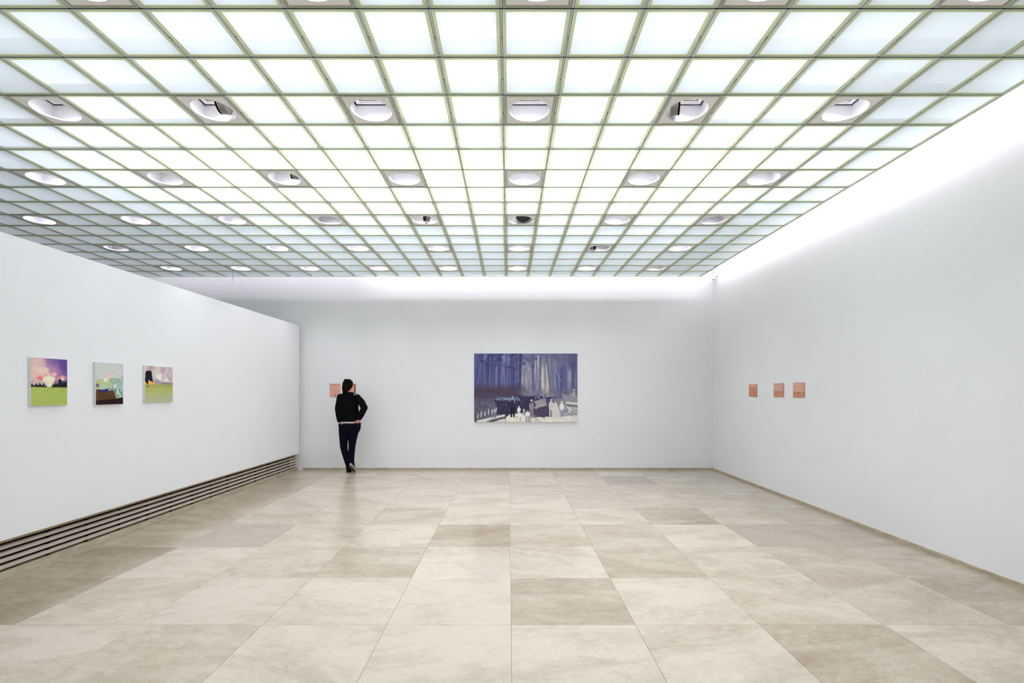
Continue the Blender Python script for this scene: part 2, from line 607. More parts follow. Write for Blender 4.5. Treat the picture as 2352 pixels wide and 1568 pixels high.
# ------------------------------------------------------------------ round recessed lights
HR, HS, HD = 0.150, 0.172, 0.15
NSEG = 40


def plate_mesh():
    mb = MB()
    sx, sy = gx_, gy_
    outer, inner = [], []
    for k in range(NSEG):
        a = 2 * math.pi * (k + 0.5) / NSEG
        ca, sa = math.cos(a), math.sin(a)
        s = min(sx / abs(ca) if abs(ca) > 1e-6 else 1e9, sy / abs(sa) if abs(sa) > 1e-6 else 1e9)
        outer.append((ca * s, sa * s))
        inner.append((ca * HR, sa * HR))
    for k in range(NSEG):
        n = (k + 1) % NSEG
        o0, o1, i0, i1 = outer[k], outer[n], inner[k], inner[n]
        mb.quad([(*o1, 0.001), (*o0, 0.001), (*i0, 0.001), (*i1, 0.001)])
        mb.quad([(*o0, 0.012), (*o1, 0.012), (*i1, 0.012), (*i0, 0.012)])
        mb.quad([(*i1, 0.001), (*i0, 0.001), (*i0, 0.012), (*i1, 0.012)])
        # corner wedges keep the plate square
        if abs(abs(o0[0]) - sx) < 1e-6 and abs(abs(o1[1]) - sy) < 1e-6 or abs(abs(o0[1]) - sy) < 1e-6 and abs(abs(o1[0]) - sx) < 1e-6:
            cn = (math.copysign(sx, o0[0] + o1[0]), math.copysign(sy, o0[1] + o1[1]))
            mb.quad([(*o1, 0.001), (*cn, 0.001), (*o0, 0.001)])
            mb.quad([(*o0, 0.012), (*cn, 0.012), (*o1, 0.012)])
    return mb.mesh('plate', [M_PLATE])


def housing_mesh():
    mb = MB()
    s, t, z0 = HS, 0.004, 0.0125
    for (a, b_, c, d) in ((-s - t, -s, -s, s), (s, s + t, -s, s), (-s - t, s + t, -s - t, -s), (-s - t, s + t, s, s + t)):
        mb.box(a, b_, c, d, z0 + 0.024, HD + 0.03)
    mb.box(-s - t, s + t, -s - t, s + t, HD + 0.03, HD + 0.034)
    # a lining lip low in the box
    ring(mb, s + t, s + t, s - 0.002, s - 0.002, z0, z0 + 0.024, 0)
    return mb.mesh('housing', [M_HOUSE])


def lampframe_mesh():
    mb = MB()
    ring(mb, HS - 0.012, HS - 0.012, HS - 0.034, HS - 0.034, HD - 0.008, HD, 0)
    ring(mb, HS - 0.062, HS - 0.062, HS - 0.086, HS - 0.086, HD - 0.002, HD + 0.004, 0)
    return mb.mesh('lamp_frame', [M_FRAMEW])


me_plate, me_house, me_lf = plate_mesh(), housing_mesh(), lampframe_mesh()
mb = MB()
ring(mb, HS - 0.0005, HS - 0.0005, HS - 0.0095, HS - 0.0095, HD - 0.009, HD + 0.003, 0)
me_gap_ring = mb.mesh('gap_shade_ring', [M_BLACK])  # black ring painted in for the shaded gap round the lamp frame
mb = MB()
ring(mb, HS - 0.036, HS - 0.036, HS - 0.060, HS - 0.060, HD + 0.0005, HD + 0.004, 0)
me_groove = mb.mesh('groove', [M_FLAP])
me_diff = {k: MB().box(-HS + 0.01, HS - 0.01, -HS + 0.01, HS - 0.01, HD + 0.005, HD + 0.010).mesh('diffuser', [m])
           for k, m in (('on', M_LAMP), ('dim', M_LAMP_LOW), ('off', M_LAMP_OFF))}


def flap_mesh(n=14, r=0.095, top=0.088, drop=0.08):
    """a half-disc blade of a swivelling spot on a short stem, black outside, grey inside"""
    v, f, mi = [], [], []
    for k in range(n + 1):
        a = math.pi * k / n
        for xx in (-0.014, 0.0, 0.05):
            v.append((xx, math.cos(a) * r, top - math.sin(a) * drop))
    for k in range(n):
        a, b_ = 3 * k, 3 * k + 3
        f += [(a, b_, b_ + 1, a + 1), (a + 1, b_ + 1, b_ + 2, a + 2)]
        mi += [1, 0]
    f.append(tuple(3 * k for k in range(n + 1)))
    mi.append(1)
    f.append(tuple(3 * k + 2 for k in range(n, -1, -1)))
    mi.append(0)
    f.append((0, 2, 3 * n + 2, 3 * n))
    mi.append(0)
    b0 = len(v)
    for z in (top, HD + 0.004):
        v += [(0.01, -0.012, z), (0.034, -0.012, z), (0.034, 0.012, z), (0.01, 0.012, z)]
    for k in range(4):
        m_ = (k + 1) % 4
        f.append((b0 + k, b0 + m_, b0 + 4 + m_, b0 + 4 + k))
        mi.append(0)
    return mesh_from('spot_head', v, f, [M_FLAP, M_BLACK], mi)


me_flap = flap_mesh()
ROWNAME = {-1: 'ceiling row cut by the photo top', 2: 'first full ceiling row', 5: 'second full ceiling row',
           8: 'third full ceiling row', 11: 'fourth full ceiling row', 14: 'last ceiling row before back wall'}
ORD = ['first', 'second', 'third', 'fourth', 'fifth', 'sixth', 'seventh', 'eighth', 'ninth', 'tenth', 'eleventh', 'twelfth']
FLAPS = {(2, -6): (0.035, 0.035, 0.12), (2, 3): (-0.055, 0.05, math.pi - 0.25), (8, -3): (0.0, 0.04, 0.35), (5, -6): (0.075, 0.0, 0.3),
         (8, 0): (0.03, 0.085, 1.3), (11, 3): (-0.07, 0.08, math.pi - 0.3)}
OFF = {(8, -6), (8, 6), (11, 3), (14, -18), (14, 6), (11, -15)}
byrow = {}
for r, c in lights:
    byrow.setdefault(r, []).append(c)
for r, cs in byrow.items():
    cs.sort()
    for i, c in enumerate(cs):
        cx, cy = cell_centre(c, r)
        e = link('ceiling_light', None, None, (cx, cy, ZC))
        extra = ' with dark swivel blade' if (r, c) in FLAPS else (' glowing dimly' if (r, c) in OFF else '')
        tag(e, 'round light%s, %s from left in %s' % (extra, ORD[i], ROWNAME[r]), 'light', 'round lights recessed in the glass ceiling')
        link('plate', me_plate, e)
        link('plate_rim', me_rimt, e)
        link('housing', me_house, e)
        link('lamp_frame', me_lf, e)
        link('gap_shade_ring', me_gap_ring, e)
        link('groove', me_groove, e)
        link('diffuser', me_diff['off' if (r, c) in OFF else ('dim' if (r > 7 and c % 2) else 'on')], e)
        if True:
            low = (r, c) in OFF or (c == -9 and r < 8)
            ld = bpy.data.lights.get('spot_lamp_low' if low else 'spot_lamp')
            if ld is None:
                ld = bpy.data.lights.new('spot_lamp_low' if low else 'spot_lamp', 'AREA')
                ld.shape, ld.size, ld.energy, ld.color, ld.spread = 'DISK', 0.2, (1.2 if low else 4.2), (0.965, 0.97, 1.06), math.radians(100)
            link('lamp', ld, e, (0, 0, HD - 0.004))
        if (r, c) in FLAPS:
            fx, fy, fr = FLAPS[(r, c)]
            s = link('spot_head', me_flap, e, (fx, fy, 0.0))
            s.rotation_euler = (0, 0, fr)

# thin wire hanging from a far ceiling light, and a small fixture high in the corner
cx, cy = cell_centre(-15, 14)
xw, yw = -4.845, 8.70
bm = bmesh.new()
bmesh.ops.create_cone(bm, cap_ends=True, segments=6, radius1=0.0025, radius2=0.0025, depth=0.21, matrix=Matrix.Translation((0, 0, -0.105)))
me = bpy.data.meshes.new('hanging_wire')
bm.to_mesh(me)
bm.free()
me.materials.append(M_FLAP)
tag(link('hanging_wire', me, None, (xw, yw, ZC + 0.002)), 'thin dark wire hanging from the far ceiling above the partition end', 'wire')

fx = link('wall_fixture', None, None, (XR, 9.30, 3.70))
tag(fx, 'small pale fixture on a bracket high in the back corner of the room', 'fixture')
o = MB().box(-0.03, 0.0, -0.03, 0.03, -0.03, 0.05).build('bracket', M_FRAMEW, fx)
bevel(o, 0.004)
o = MB().box(-0.075, -0.03, -0.012, 0.012, -0.01, 0.01).build('arm', M_FRAMEW, fx)
bm = bmesh.new()
bmesh.ops.create_cone(bm, cap_ends=True, segments=18, radius1=0.03, radius2=0.036, depth=0.085, matrix=Matrix.Translation((-0.07, -0.005, -0.055)))
me = bpy.data.meshes.new('casing')
bm.to_mesh(me)
bm.free()
me.materials.append(M_FRAMEW)
link('casing', me, fx)
bm = bmesh.new()
bmesh.ops.create_cone(bm, cap_ends=True, segments=18, radius1=0.022, radius2=0.022, depth=0.006, matrix=Matrix.Translation((-0.07, -0.005, -0.1)))
me = bpy.data.meshes.new('lens')
bm.to_mesh(me)
bm.free()
me.materials.append(M_FLAP)
link('lens', me, fx)

# ------------------------------------------------------------------ paintings: colour put on a fine grid of points


class Paint:
    def __init__(self, n, m, base):
        self.n, self.m = n, m            # columns, rows of points
        self.a = np.ones((m, n, 3)) * np.array(base, float)
        self.U, self.V = np.meshgrid(np.linspace(0, 1, n), np.linspace(0, 1, m))

    def put(self, mask, col):
        self.a += np.clip(mask, 0, 1)[..., None] * (np.array(col, float) - self.a)

    def noise(self, nx, ny, seed):
        g = np.random.default_rng(seed).random((ny + 2, nx + 2))
        x, y = self.U * nx, self.V * ny
        i, j = np.minimum(x.astype(int), nx), np.minimum(y.astype(int), ny)
        fx_, fy_ = x - i, y - j
        fx_, fy_ = fx_ * fx_ * (3 - 2 * fx_), fy_ * fy_ * (3 - 2 * fy_)
        return (g[j, i] * (1 - fx_) + g[j, i + 1] * fx_) * (1 - fy_) + (g[j + 1, i] * (1 - fx_) + g[j + 1, i + 1] * fx_) * fy_

    def blob(self, u, v, ru, rv, col, soft=0.3, k=1.0, rag=0.0, seed=1):
        d = np.hypot((self.U - u) / ru, (self.V - v) / rv)
        if rag:
            d = d + rag * (self.noise(14, 14, seed) - 0.5)
        self.put(k * (1 - d) / soft + 0.0, col)

    def band(self, v0, v1, col, k=1.0, soft=0.01, u0=-1, u1=2):
        m = np.clip((self.V - v0) / soft + .5, 0, 1) * np.clip((v1 - self.V) / soft + .5, 0, 1)
        m = m * np.clip((self.U - u0) / soft + .5, 0, 1) * np.clip((u1 - self.U) / soft + .5, 0, 1)
        self.put(k * m, col)

    def poly(self, pts, col, k=1.0, wob=0.0, seed=3):
        U, V = self.U, self.V
        if wob:
            U = U + wob * (self.noise(30, 30, seed) - .5)
            V = V + wob * (self.noise(30, 30, seed + 1) - .5)
        ins = np.zeros_like(U, bool)
        for (a, b_), (c, d) in zip(pts, pts[1:] + pts[:1]):
            if b_ == d:
                continue
            ins ^= ((V < b_) != (V < d)) & (U < (c - a) * (V - b_) / (d - b_) + a)
        self.put(k * ins, col)

    def line(self, p, q, wdt, col, k=1.0, asp=1.0):
        ax, ay, bx, by = p[0] * asp, p[1], q[0] * asp, q[1]
        dx, dy = bx - ax, by - ay
        X = self.U * asp
        t = np.clip(((X - ax) * dx + (self.V - ay) * dy) / (dx * dx + dy * dy + 1e-9), 0, 1)
        d = np.hypot(X - ax - t * dx, self.V - ay - t * dy)
        self.put(k * np.clip((wdt - d) / (0.5 * wdt) + 0.3, 0, 1), col)

    def speckle(self, amt, nx, ny, seed):
        self.a *= (1 + amt * (self.noise(nx, ny, seed) - .5))[..., None]

    def film(self, name, wd, ht, parent, place):
        """a grid in the picture's plane; place(u, v) gives the point in the parent's space"""
        n, m = self.n, self.m
        vs = [place(u, v) for v in np.linspace(0, 1, m) for u in np.linspace(0, 1, n)]
        fs = [(j * n + i, (j + 1) * n + i, (j + 1) * n + i + 1, j * n + i + 1) for j in range(m - 1) for i in range(n - 1)]
        me = mesh_from(name, vs, fs, [M_PAINT])
        s = np.clip(self.a / 255.0, 0, 1)
        lin = np.clip(np.where(s <= 0.04045, s / 12.92, ((s + 0.055) / 1.055) ** 2.4) * 1.15, 0, 0.95)
        rgba = np.concatenate([lin, np.ones((m, n, 1))], 2).reshape(-1).astype(np.float32)
        at = me.color_attributes.new('Col', 'FLOAT_COLOR', 'POINT')
        at.data.foreach_set('color', rgba)
        return link(name, me, parent)


def meadow_cloud():
    P = Paint(100, 124, (184, 142, 172))
    P.put(np.clip((P.U * 1.3 + (1 - P.V) * .9) - 1.05, 0, 1), (92, 66, 140))
    P.put(np.clip(1.0 - P.U * 2.1 - P.V * .3, 0, 1), (226, 190, 182))
    P.blob(.16, .12, .3, .17, (224, 188, 180), .5, .9, .5, 5)
    P.blob(.55, .22, .3, .15, (186, 138, 170), .7, .8, .6, 6)
    P.blob(.72, .3, .22, .05, (172, 124, 168), .7, .7, .6, 16)
    P.blob(.6, .12, .2, .05, (150, 108, 160), .8, .6, .6, 17)
    P.blob(.8, .19, .25, .03, (112, 84, 152), .6, .6, .5, 7)
    P.blob(.26, .33, .31, .19, (226, 192, 178), .35, 1, .5, 8)
    P.blob(.2, .25, .16, .06, (235, 206, 190), .8, .8, .4, 9)
    P.blob(.02, .36, .12, .1, (222, 172, 168), .6, .8)
    P.blob(.27, .31, .24, .13, (232, 204, 190), .14, .9, .6, 18)
    P.blob(.12, .37, .16, .09, (228, 188, 178), .16, .9, .6, 19)
    P.blob(.38, .37, .16, .07, (230, 196, 182), .2, .9, .6, 22)
    P.blob(.24, .42, .12, .055, (236, 104, 104), .8, .95)
    P.blob(.4, .37, .12, .035, (238, 140, 124), .9, .8)
    P.blob(.63, .34, .11, .075, (232, 180, 172), .5, .9, .4, 10)
    P.blob(.64, .39, .11, .025, (230, 134, 128), .8, .8)
    P.blob(.86, .38, .17, .055, (234, 146, 164), .7, .9, .4, 11)
    P.blob(.84, .43, .17, .05, (238, 208, 196), .6, .9)
    P.blob(.47, .48, .2, .14, (240, 226, 198), .25, 1, .5, 12)
    P.blob(.5, .43, .1, .05, (244, 234, 214), .3, .9, .5, 23)
    P.blob(.68, .47, .05, .035, (226, 76, 110), .6, .9)
    P.band(.5, .62, (214, 190, 178), .8, .06, -.1, .42)
    r = np.random.default_rng(4)
    for i in range(26):                                   # conifers left and right
        u = .01 + .39 * i / 25
        h_ = .05 + .06 * r.random() + .02 * math.sin(i)
        P.poly([(u - .02, .625), (u, .62 - h_), (u + .02, .625)], (26, 28, 22), .95)
    for i in range(34):
        u = .58 + .43 * i / 33
        h_ = .04 + .1 * r.random() + .14 * max(0, (u - .7) / .3) * (.6 + .4 * math.sin(i * 1.3))
        P.poly([(u - .026, .625), (u, .62 - h_), (u + .026, .625)], (22, 27, 22), .95)
    P.blob(.79, .5, .05, .1, (16, 22, 20), .4)
    P.line((1, .45), (1, .62), .012, (74, 24, 38), .7)
    P.band(.612, 1.2, (168, 184, 92), 1, .012)
    P.put((P.V > .62) * (P.noise(6, 40, 20) - .35) * .7, (186, 204, 104))
    P.put((P.V > .8) * (P.noise(9, 9, 21) - .4) * .5, (160, 178, 92))
    P.line((0, .6), (.18, .61), .008, (92, 98, 40), .8)
    P.line((.8, .625), (1, .632), .006, (110, 120, 50), .8)
    for u, v in ((.36, .68), (.43, .69), (.475, .64), (.52, .632), (.585, .63), (.625, .634), (.84, .715), (.87, .672)):
        P.blob(u, v, .012, .013, (44, 52, 20), .6)
    P.blob(.53, .592, .02, .012, (60, 40, 36), .6)
    return P


def table_still():
    P = Paint(80, 118, (204, 206, 200))
    P.put((P.noise(4, 6, 30) - .3) * .5, (196, 198, 190))
    P.blob(.55, .29, .19, .06, (230, 200, 190), .6, .9, .3, 31)
    P.band(.405, .66, (186, 190, 138), 1, .03, -.1, .55)
    P.band(.365, .9, (152, 178, 162), 1, .02, .5, 1.1)
    P.band(.47, .66, (176, 196, 160), .8, .05, .1, .7)
    P.poly([(.18, .46), (.28, .45), (.31, .37), (.39, .37), (.41, .45), (.48, .46)], (236, 232, 204), .95)
    P.blob(.44, .35, .06, .04, (222, 214, 180), .5, .8)
    P.line((.47, .31), (.49, .38), .008, (226, 216, 190), .8)
    P.line((0, .51), (.1, .53), .012, (90, 66, 34), .9)
    P.band(.53, .585, (106, 96, 132), .9, .02, -.1, .12)
    P.line((.12, .53), (.17, .49), .01, (214, 178, 130))
    P.line((.17, .49), (.24, .53), .01, (222, 196, 150))
    P.line((.14, .57), (.3, .56), .012, (208, 206, 172), .8)
    r = np.random.default_rng(33)
    for i in range(60):                                   # glints of the glasses
        u = .58 + .42 * r.random()
        v = .38 + .44 * r.random()
        P.line((u, v), (u + .01, v + .04 + .1 * r.random()), .008 + .012 * r.random(),
               [(214, 228, 226), (126, 158, 138), (190, 212, 196), (170, 192, 206)][i % 4], .65)
    for u, v, c in ((.62, .47, (120, 146, 178)), (.66, .52, (228, 234, 240)), (.6, .6, (92, 100, 60)), (.69, .63, (62, 104, 104)), (.86, .64, (40, 92, 72)), (.82, .66, (226, 238, 220)), (.78, .78, (92, 138, 96)), (.93, .7, (60, 112, 84))):
        P.line((u, v), (u + .01, v + .07), .02, c, .85)
    P.band(.02, .4, (188, 194, 206), .6, .02, .95, 1.1)
    P.blob(.98, .34, .04, .06, (140, 160, 96), .6, .7)
    P.poly([(0, .635), (.6, .66), (.66, .7), (.74, .87), (0, .93)], (84, 54, 28), 1, .01)
    P.put((P.V > .66) * (P.V < .9) * (P.U < .7) * (P.noise(3, 30, 34) - .4) * .8, (104, 70, 38))
    P.poly([(0, .895), (.74, .865), (1, .825), (1, 1.1), (0, 1.1)], (36, 10, 13), 1)
    P.line((.0, .9), (.72, .868), .006, (62, 34, 20))
    P.line((.16, .675), (.42, .645), .026, (18, 34, 124))
    P.line((.2, .665), (.36, .645), .008, (56, 80, 170))
    P.blob(.48, .645, .075, .045, (40, 50, 70), .3)
    P.blob(.48, .645, .055, .034, (196, 206, 216), .4)
    P.blob(.47, .65, .022, .018, (70, 86, 110), .5)
    return P


def park_tree():
    P = Paint(92, 118, (208, 196, 192))
    P.put((P.noise(6, 4, 40) - .35) * .9, (186, 166, 178))
    P.put((P.noise(9, 7, 41) - .5) * 1.2, (222, 214, 200))
    P.blob(.2, .05, .16, .12, (188, 156, 160), .6, .8)
    P.blob(.62, .1, .14, .14, (178, 158, 172), .6, .7)
    P.poly([(.38, .24), (.56, .23), (.6, .4), (.42, .38)], (230, 230, 216), .9, .04)
    P.blob(.75, .37, .09, .05, (232, 226, 212), .5, .9)
    P.line((.9, .05), (.82, .2), .02, (178, 150, 140), .7)
    P.line((.8, .2), (.93, .42), .035, (172, 152, 166), .8)
    P.line((.93, .1), (.95, .45), .03, (186, 166, 178), .7)
    P.blob(.86, .22, .03, .06, (232, 214, 216), .6, .8)
    P.poly([(.32, .51), (.36, .37), (.45, .36), (.64, .46), (.68, .51)], (164, 150, 168), .95, .02)
    P.poly([(.6, .51), (.74, .44), (.86, .46), (1, .46), (1, .52)], (172, 152, 164), .9, .03)
    P.line((.3, .33), (.36, .5), .015, (196, 140, 130), .8)
    P.band(.45, .515, (238, 186, 70), .95, .02, -.1, .34)
    P.line((.03, .45), (.3, .45), .012, (236, 160, 110), .8)
    for u, v, ru, rv in ((.1, .24, .1, .11), (.17, .22, .08, .09), (.08, .34, .08, .11), (.18, .32, .09, .1), (.21, .38, .07, .06), (.05, .4, .05, .07)):
        P.blob(u, v, ru, rv, (20, 18, 34), .25, 1, .4, 44)
    P.line((.22, .32), (.28, .44), .016, (20, 18, 34))
    P.line((.1, .38), (.09, .48), .03, (20, 18, 34))
    P.line((.09, .46), (.11, .57), .016, (16, 15, 20))
    for u in (.62, .66, .7, .76, .81, .85, .92, .98):
        P.line((u, .46), (u + .005, .505), .012, (66, 58, 70), .85)
    P.band(.505, 1.2, (168, 166, 92), 1, .012)
    P.put(np.clip((P.V - .56) / .1, 0, 1) * .8 * (P.V > .52), (180, 188, 112))
    P.put(np.clip((P.V - .68) / .2, 0, 1) * .85, (178, 184, 152))
    P.put((P.V > .52) * (P.noise(4, 44, 45) - .35) * .5, (160, 160, 92))
    P.put((P.V > .9) * (P.U < .75) * .4, (190, 176, 152))
    P.line((.09, .56), (.12, .57), .014, (22, 20, 22))
    return P


def forest_crowd():
    P = Paint(244, 162, (88, 92, 148))
    A = 1.52
    U, V = P.U, P.V
    P.put(np.clip(.75 - U * 1.5, 0, .8) * (1 - V), (52, 56, 118))
    P.put(np.clip((U - .75) * 3, 0, .7), (86, 88, 128))
    P.put((P.noise(26, 3, 50) - .35) * .9, (112, 118, 176))
    P.put((P.noise(60, 4, 51) - .5) * .9, (62, 66, 130))
    P.blob(.52, .38, .12, .4, (166, 162, 178), .7, .85, .5, 52)
    P.blob(.3, .06, .07, .16, (132, 148, 184), .7, .7, .5, 53)
    P.blob(.69, .4, .075, .5, (204, 200, 178), .7, .95, .3, 54)
    P.blob(.7, .5, .04, .14, (228, 222, 160), .7, .9)
    P.blob(.94, .38, .05, .22, (170, 174, 186), .7, .8, .4, 55)
    P.blob(.8, .12, .12, .2, (116, 114, 150), .7, .8, .4, 56)
    r = np.random.default_rng(57)
    for i in range(70):                                   # trunks
        u = r.random()
        lean = (r.random() - .5) * .05
        v1 = .48 + .1 * r.random()
        lit = .44 < u < .78
        c = [(54, 56, 112), (124, 130, 186), (72, 74, 134)][i % 3] if not lit else [(112, 110, 142), (204, 200, 196), (142, 140, 168)][i % 3]
        P.line((u + lean, -.02 + .25 * r.random()), (u, v1), .005 + .010 * r.random(), c, .6, A)
    for u0, u1, wd_, c in ((.365, .37, .03, (60, 64, 128)), (.45, .44, .02, (50, 50, 104)), (.565, .575, .022, (84, 88, 136)), (.65, .635, .012, (98, 94, 124)), (.7, .74, .02, (92, 92, 128)),
                           (.6, .62, .014, (112, 112, 150)), (.745, .75, .03, (108, 108, 146)), (.965, .96, .02, (76, 72, 116)), (.14, .13, .02, (58, 60, 120)), (.25, .24, .02, (66, 70, 136))):
        P.line((u0, 0), (u1, .56), wd_, c, .8, A)
    for p, q in (((.03, .45), (.07, .1)), ((.13, .5), (.16, .2)), ((.4, .33), (.47, .2)), ((.76, .15), (.84, .4)), ((.78, .3), (.79, .55)), ((.82, .3), (.83, .52)), ((.06, .14), (.13, .02)), ((.56, .1), (.5, .34)), ((.72, .1), (.66, .34))):
        P.line(p, q, .008, (138, 142, 190) if p[0] < .5 else (190, 188, 196), .32, A)
    for i in range(60):                                   # dark leafage at the top
        u, v = r.random(), .22 * r.random() ** 1.5
        P.blob(u, v, .03, .03, (54, 56, 112) if u < .6 else (94, 94, 132), .8, .5, .8, 60 + i)
    P.band(.47, .7, (74, 62, 88), .85, .12, -.1, .5)
    P.put((P.V > .5) * (P.V < .72) * (U < .42) * (P.noise(14, 20, 120) - .2) * .9, (88, 54, 54))
    P.band(.53, .64, (120, 108, 124), .6, .08, .45, 1.1)
    P.band(.66, 1.1, (84, 84, 110), 1, .04, -.1, .33)
    P.put((V > .66) * (U < .3) * (P.noise(40, 26, 121) - .5) * 1.1, (120, 122, 146))
    P.poly([(.17, .72), (.22, .66), (.42, .64), (.58, .62), (.75, .63), (.8, .7), (.8, .93), (.3, .93), (.2, .86)], (54, 44, 80), 1, .03, 9)
    P.put((V > .64) * (V < .92) * (U > .2) * (U < .8) * (P.noise(30, 24, 122) - .55) * 1.3, (96, 86, 120))
    for i in range(70):                                   # heads of the crowd
        u = .42 + .36 * r.random()
        v = .585 + .1 * r.random()
        P.blob(u, v, .009, .018, [(150, 148, 182), (46, 42, 84), (112, 110, 158), (66, 62, 110)][i % 4], .6, .9)
    for i in range(24):
        u = .21 + .22 * i / 24
        P.line((u, .665 + .02 * math.sin(i * 2.1)), (u + .012, .66 + .02 * math.cos(i * 1.7)), .006, (152, 178, 226), .8, A)
    P.poly([(.84, .7), (.87, .56), (.9, .62), (.96, .56), (1, .62), (1, .74), (.82, .74)], (148, 140, 152), .95, .015)
    P.blob(.878, .575, .012, .018, (64, 56, 80), .5)
    P.blob(.966, .535, .012, .016, (206, 204, 204), .5)
    P.line((.955, .62), (.975, .57), .012, (176, 182, 204), .8, A)
    P.poly([(.75, .66), (.84, .66), (.86, .78), (.78, .8)], (132, 124, 140), .9, .02)
    P.poly([(.58, .7), (.68, .66), (.7, .73), (.6, .78)], (166, 156, 162), .9, .02)
    P.poly([(.3, .95), (.34, .89), (.45, .875), (.6, .92), (.75, .93), (.9, .9), (1, .87), (1, 1.1), (0, 1.1), (.03, .99)], (226, 222, 210), 1, .02)
    P.poly([(.75, .76), (.79, .7), (.84, .88), (.86, .96), (.76, .96)], (216, 212, 204), .95, .01)
    P.poly([(.57, .79), (.62, .77), (.68, .735), (.715, .76), (.715, .87), (.69, .93), (.57, .93)], (78, 60, 90), 1, .012)
    P.poly([(.575, .79), (.64, .74), (.7, .735), (.71, .76), (.62, .79), (.6, .81)], (172, 164, 168), .9, .01)
    P.put((V > .9) * (U > .4) * (U < .72) * (P.noise(60, 30, 123) - .6) * 2.2, (132, 120, 140))
    P.put((V > .78) * (U > .9) * (P.noise(40, 40, 124) - .4) * 1.4, (206, 200, 196))
    P.poly([(.87, .74), (1, .74), (1, .9), (.86, .92)], (150, 144, 160), .9, .015)
    P.put((V > .77) * (U > .88) * (P.noise(50, 40, 127) - .4) * 1.6, (212, 208, 204))
    P.line((.9, .72), (1, .735), .02, (206, 202, 198), 1, A)
    P.line((.9, .755), (1, .77), .01, (84, 76, 104), .9, A)
    P.line((.04, .99), (.29, .905), .018, (214, 210, 204), 1, A)
    P.poly([(.1, 1.0), (.29, .92), (.29, .95), (.19, 1.0)], (84, 76, 104), 1, .01)
    P.put((V > .94) * (U > .2) * (U < .31) * (P.noise(70, 50, 125) - .35), (120, 110, 130))

    def figure(u, v0, v1, body, head, wd_, legs=None):
        hh = (v1 - v0)
        P.poly([(u - wd_, v0 + .3 * hh), (u - .5 * wd_, v0 + .16 * hh), (u + .5 * wd_, v0 + .16 * hh), (u + wd_, v0 + .3 * hh), (u + .8 * wd_, v0 + .62 * hh), (u - .8 * wd_, v0 + .62 * hh)], body, 1, .004)
        for s in (-.45, .45):
            P.line((u + s * wd_, v0 + .58 * hh), (u + s * wd_ * 1.1, v1), .36 * wd_ * A, legs or body, 1, A)
        P.blob(u, v0 + .08 * hh, .42 * wd_ + .003, .09 * hh + .004, head, .4)
    figure(.372, .625, .92, (44, 42, 66), (128, 164, 222), .026, (22, 20, 40))
    P.line((.345, .72), (.32, .87), .006, (22, 20, 42), 1, A)
    P.line((.345, .7), (.365, .65), .006, (150, 182, 226), .9, A)
    P.line((.395, .72), (.38, .66), .006, (150, 182, 226), .9, A)
    figure(.433, .77, .91, (226, 224, 216), (206, 202, 190), .017)
    figure(.482, .79, .9, (166, 168, 190), (60, 54, 84), .012)
    figure(.518, .82, 1.0, (232, 232, 232), (122, 100, 84), .024, (150, 140, 150))
    figure(.556, .67, .93, (140, 130, 144), (216, 216, 220), .022)
    P.blob(.556, .71, .008, .02, (30, 24, 46), .5)
    figure(.745, .66, .92, (212, 194, 196), (172, 182, 206), .024, (206, 196, 198))
    figure(.848, .695, .92, (228, 226, 230), (206, 210, 226), .023, (166, 162, 190))
    figure(.925, .77, .87, (214, 208, 204), (150, 130, 120), .014)
    figure(.19, .7, .93, (96, 90, 120), (112, 104, 130), .026, (122, 118, 140))
    for u, h_ in ((.035, .06), (.065, .08), (.105, .055), (.138, .075), (.17, .05), (.195, .055), (.212, .06)):
        P.line((u, .96 - .5 * u), (u + .004, .96 - .5 * u - h_), .008, (214, 212, 208), .9, A)
    P.speckle(.12, 120, 80, 126)
    gray = P.a.mean(2, keepdims=True)
    P.a = P.a + .2 * (gray - P.a)
    P.a[..., 2] *= 0.98
    P.a += 5
    return P


def card(split, fig, curve=0.0, seed=60):
    P = Paint(40, 34, (212, 164, 144))
    P.put((P.noise(4, 4, seed) - .4) * .6, (204, 150, 134))
    m = np.clip((P.V - split - curve * ((P.U - .5) ** 2 * -4 + 1) * .04) / .03, 0, 1)
    P.put(m, (196, 138, 112))
    e = np.exp(-((P.V - split - curve * ((P.U - .5) ** 2 * -4 + 1) * .04) / .018) ** 2)
    P.put(e * .6, (150, 92, 72))
    P.blob(fig[0], fig[1], .045, .07, (74, 40, 44), .6, .9)
    P.blob(fig[0] + .05, fig[1] - .06, .02, .05, (110, 72, 70), .7, .7)
    P.put(np.clip((P.U - .93) / .07, 0, 1) * .5, (150, 110, 92))
    return P


def stripes(seed, dark):
    P = Paint(34, 42, (224, 170, 154))
    P.put((P.noise(16, 2, seed) - .45) * 1.4, (200, 138, 122))
    P.put((P.noise(24, 8, seed + 1) - .6) * 1.2, (170, 110, 96))
    if dark:
        P.put(np.clip((P.U - .78) / .1, 0, 1) * np.clip((.94 - P.U) / .04, 0, 1) * .8, (196, 140, 84))
        P.put(np.clip((P.U - .9) / .05, 0, 1), (58, 30, 22))
    else:
        P.line((.52, .82), (.53, .93), .03, (48, 28, 24))
        P.put(np.exp(-((P.V - .02) / .03) ** 2) * .5, (120, 70, 60))
    return P


def canvas_on_partition(name, label, P, y0, y1, z0, z1, t=0.021):
    o = MB().box(0, t, y0 - y0, y1 - y0, z0 - z0, z1 - z0).build(name, M_WHITE, None, (XPAN, y0, z0))
    bevel(o, 0.002)
    tag(o, label, 'painting')
    wd_, ht = y1 - y0, z1 - z0
    P.film('painted_surface', wd_, ht, o, lambda u, v: (t + 0.0006, 0.002 + u * (wd_ - .004), ht - 0.002 - v * (ht - .004)))
    return o


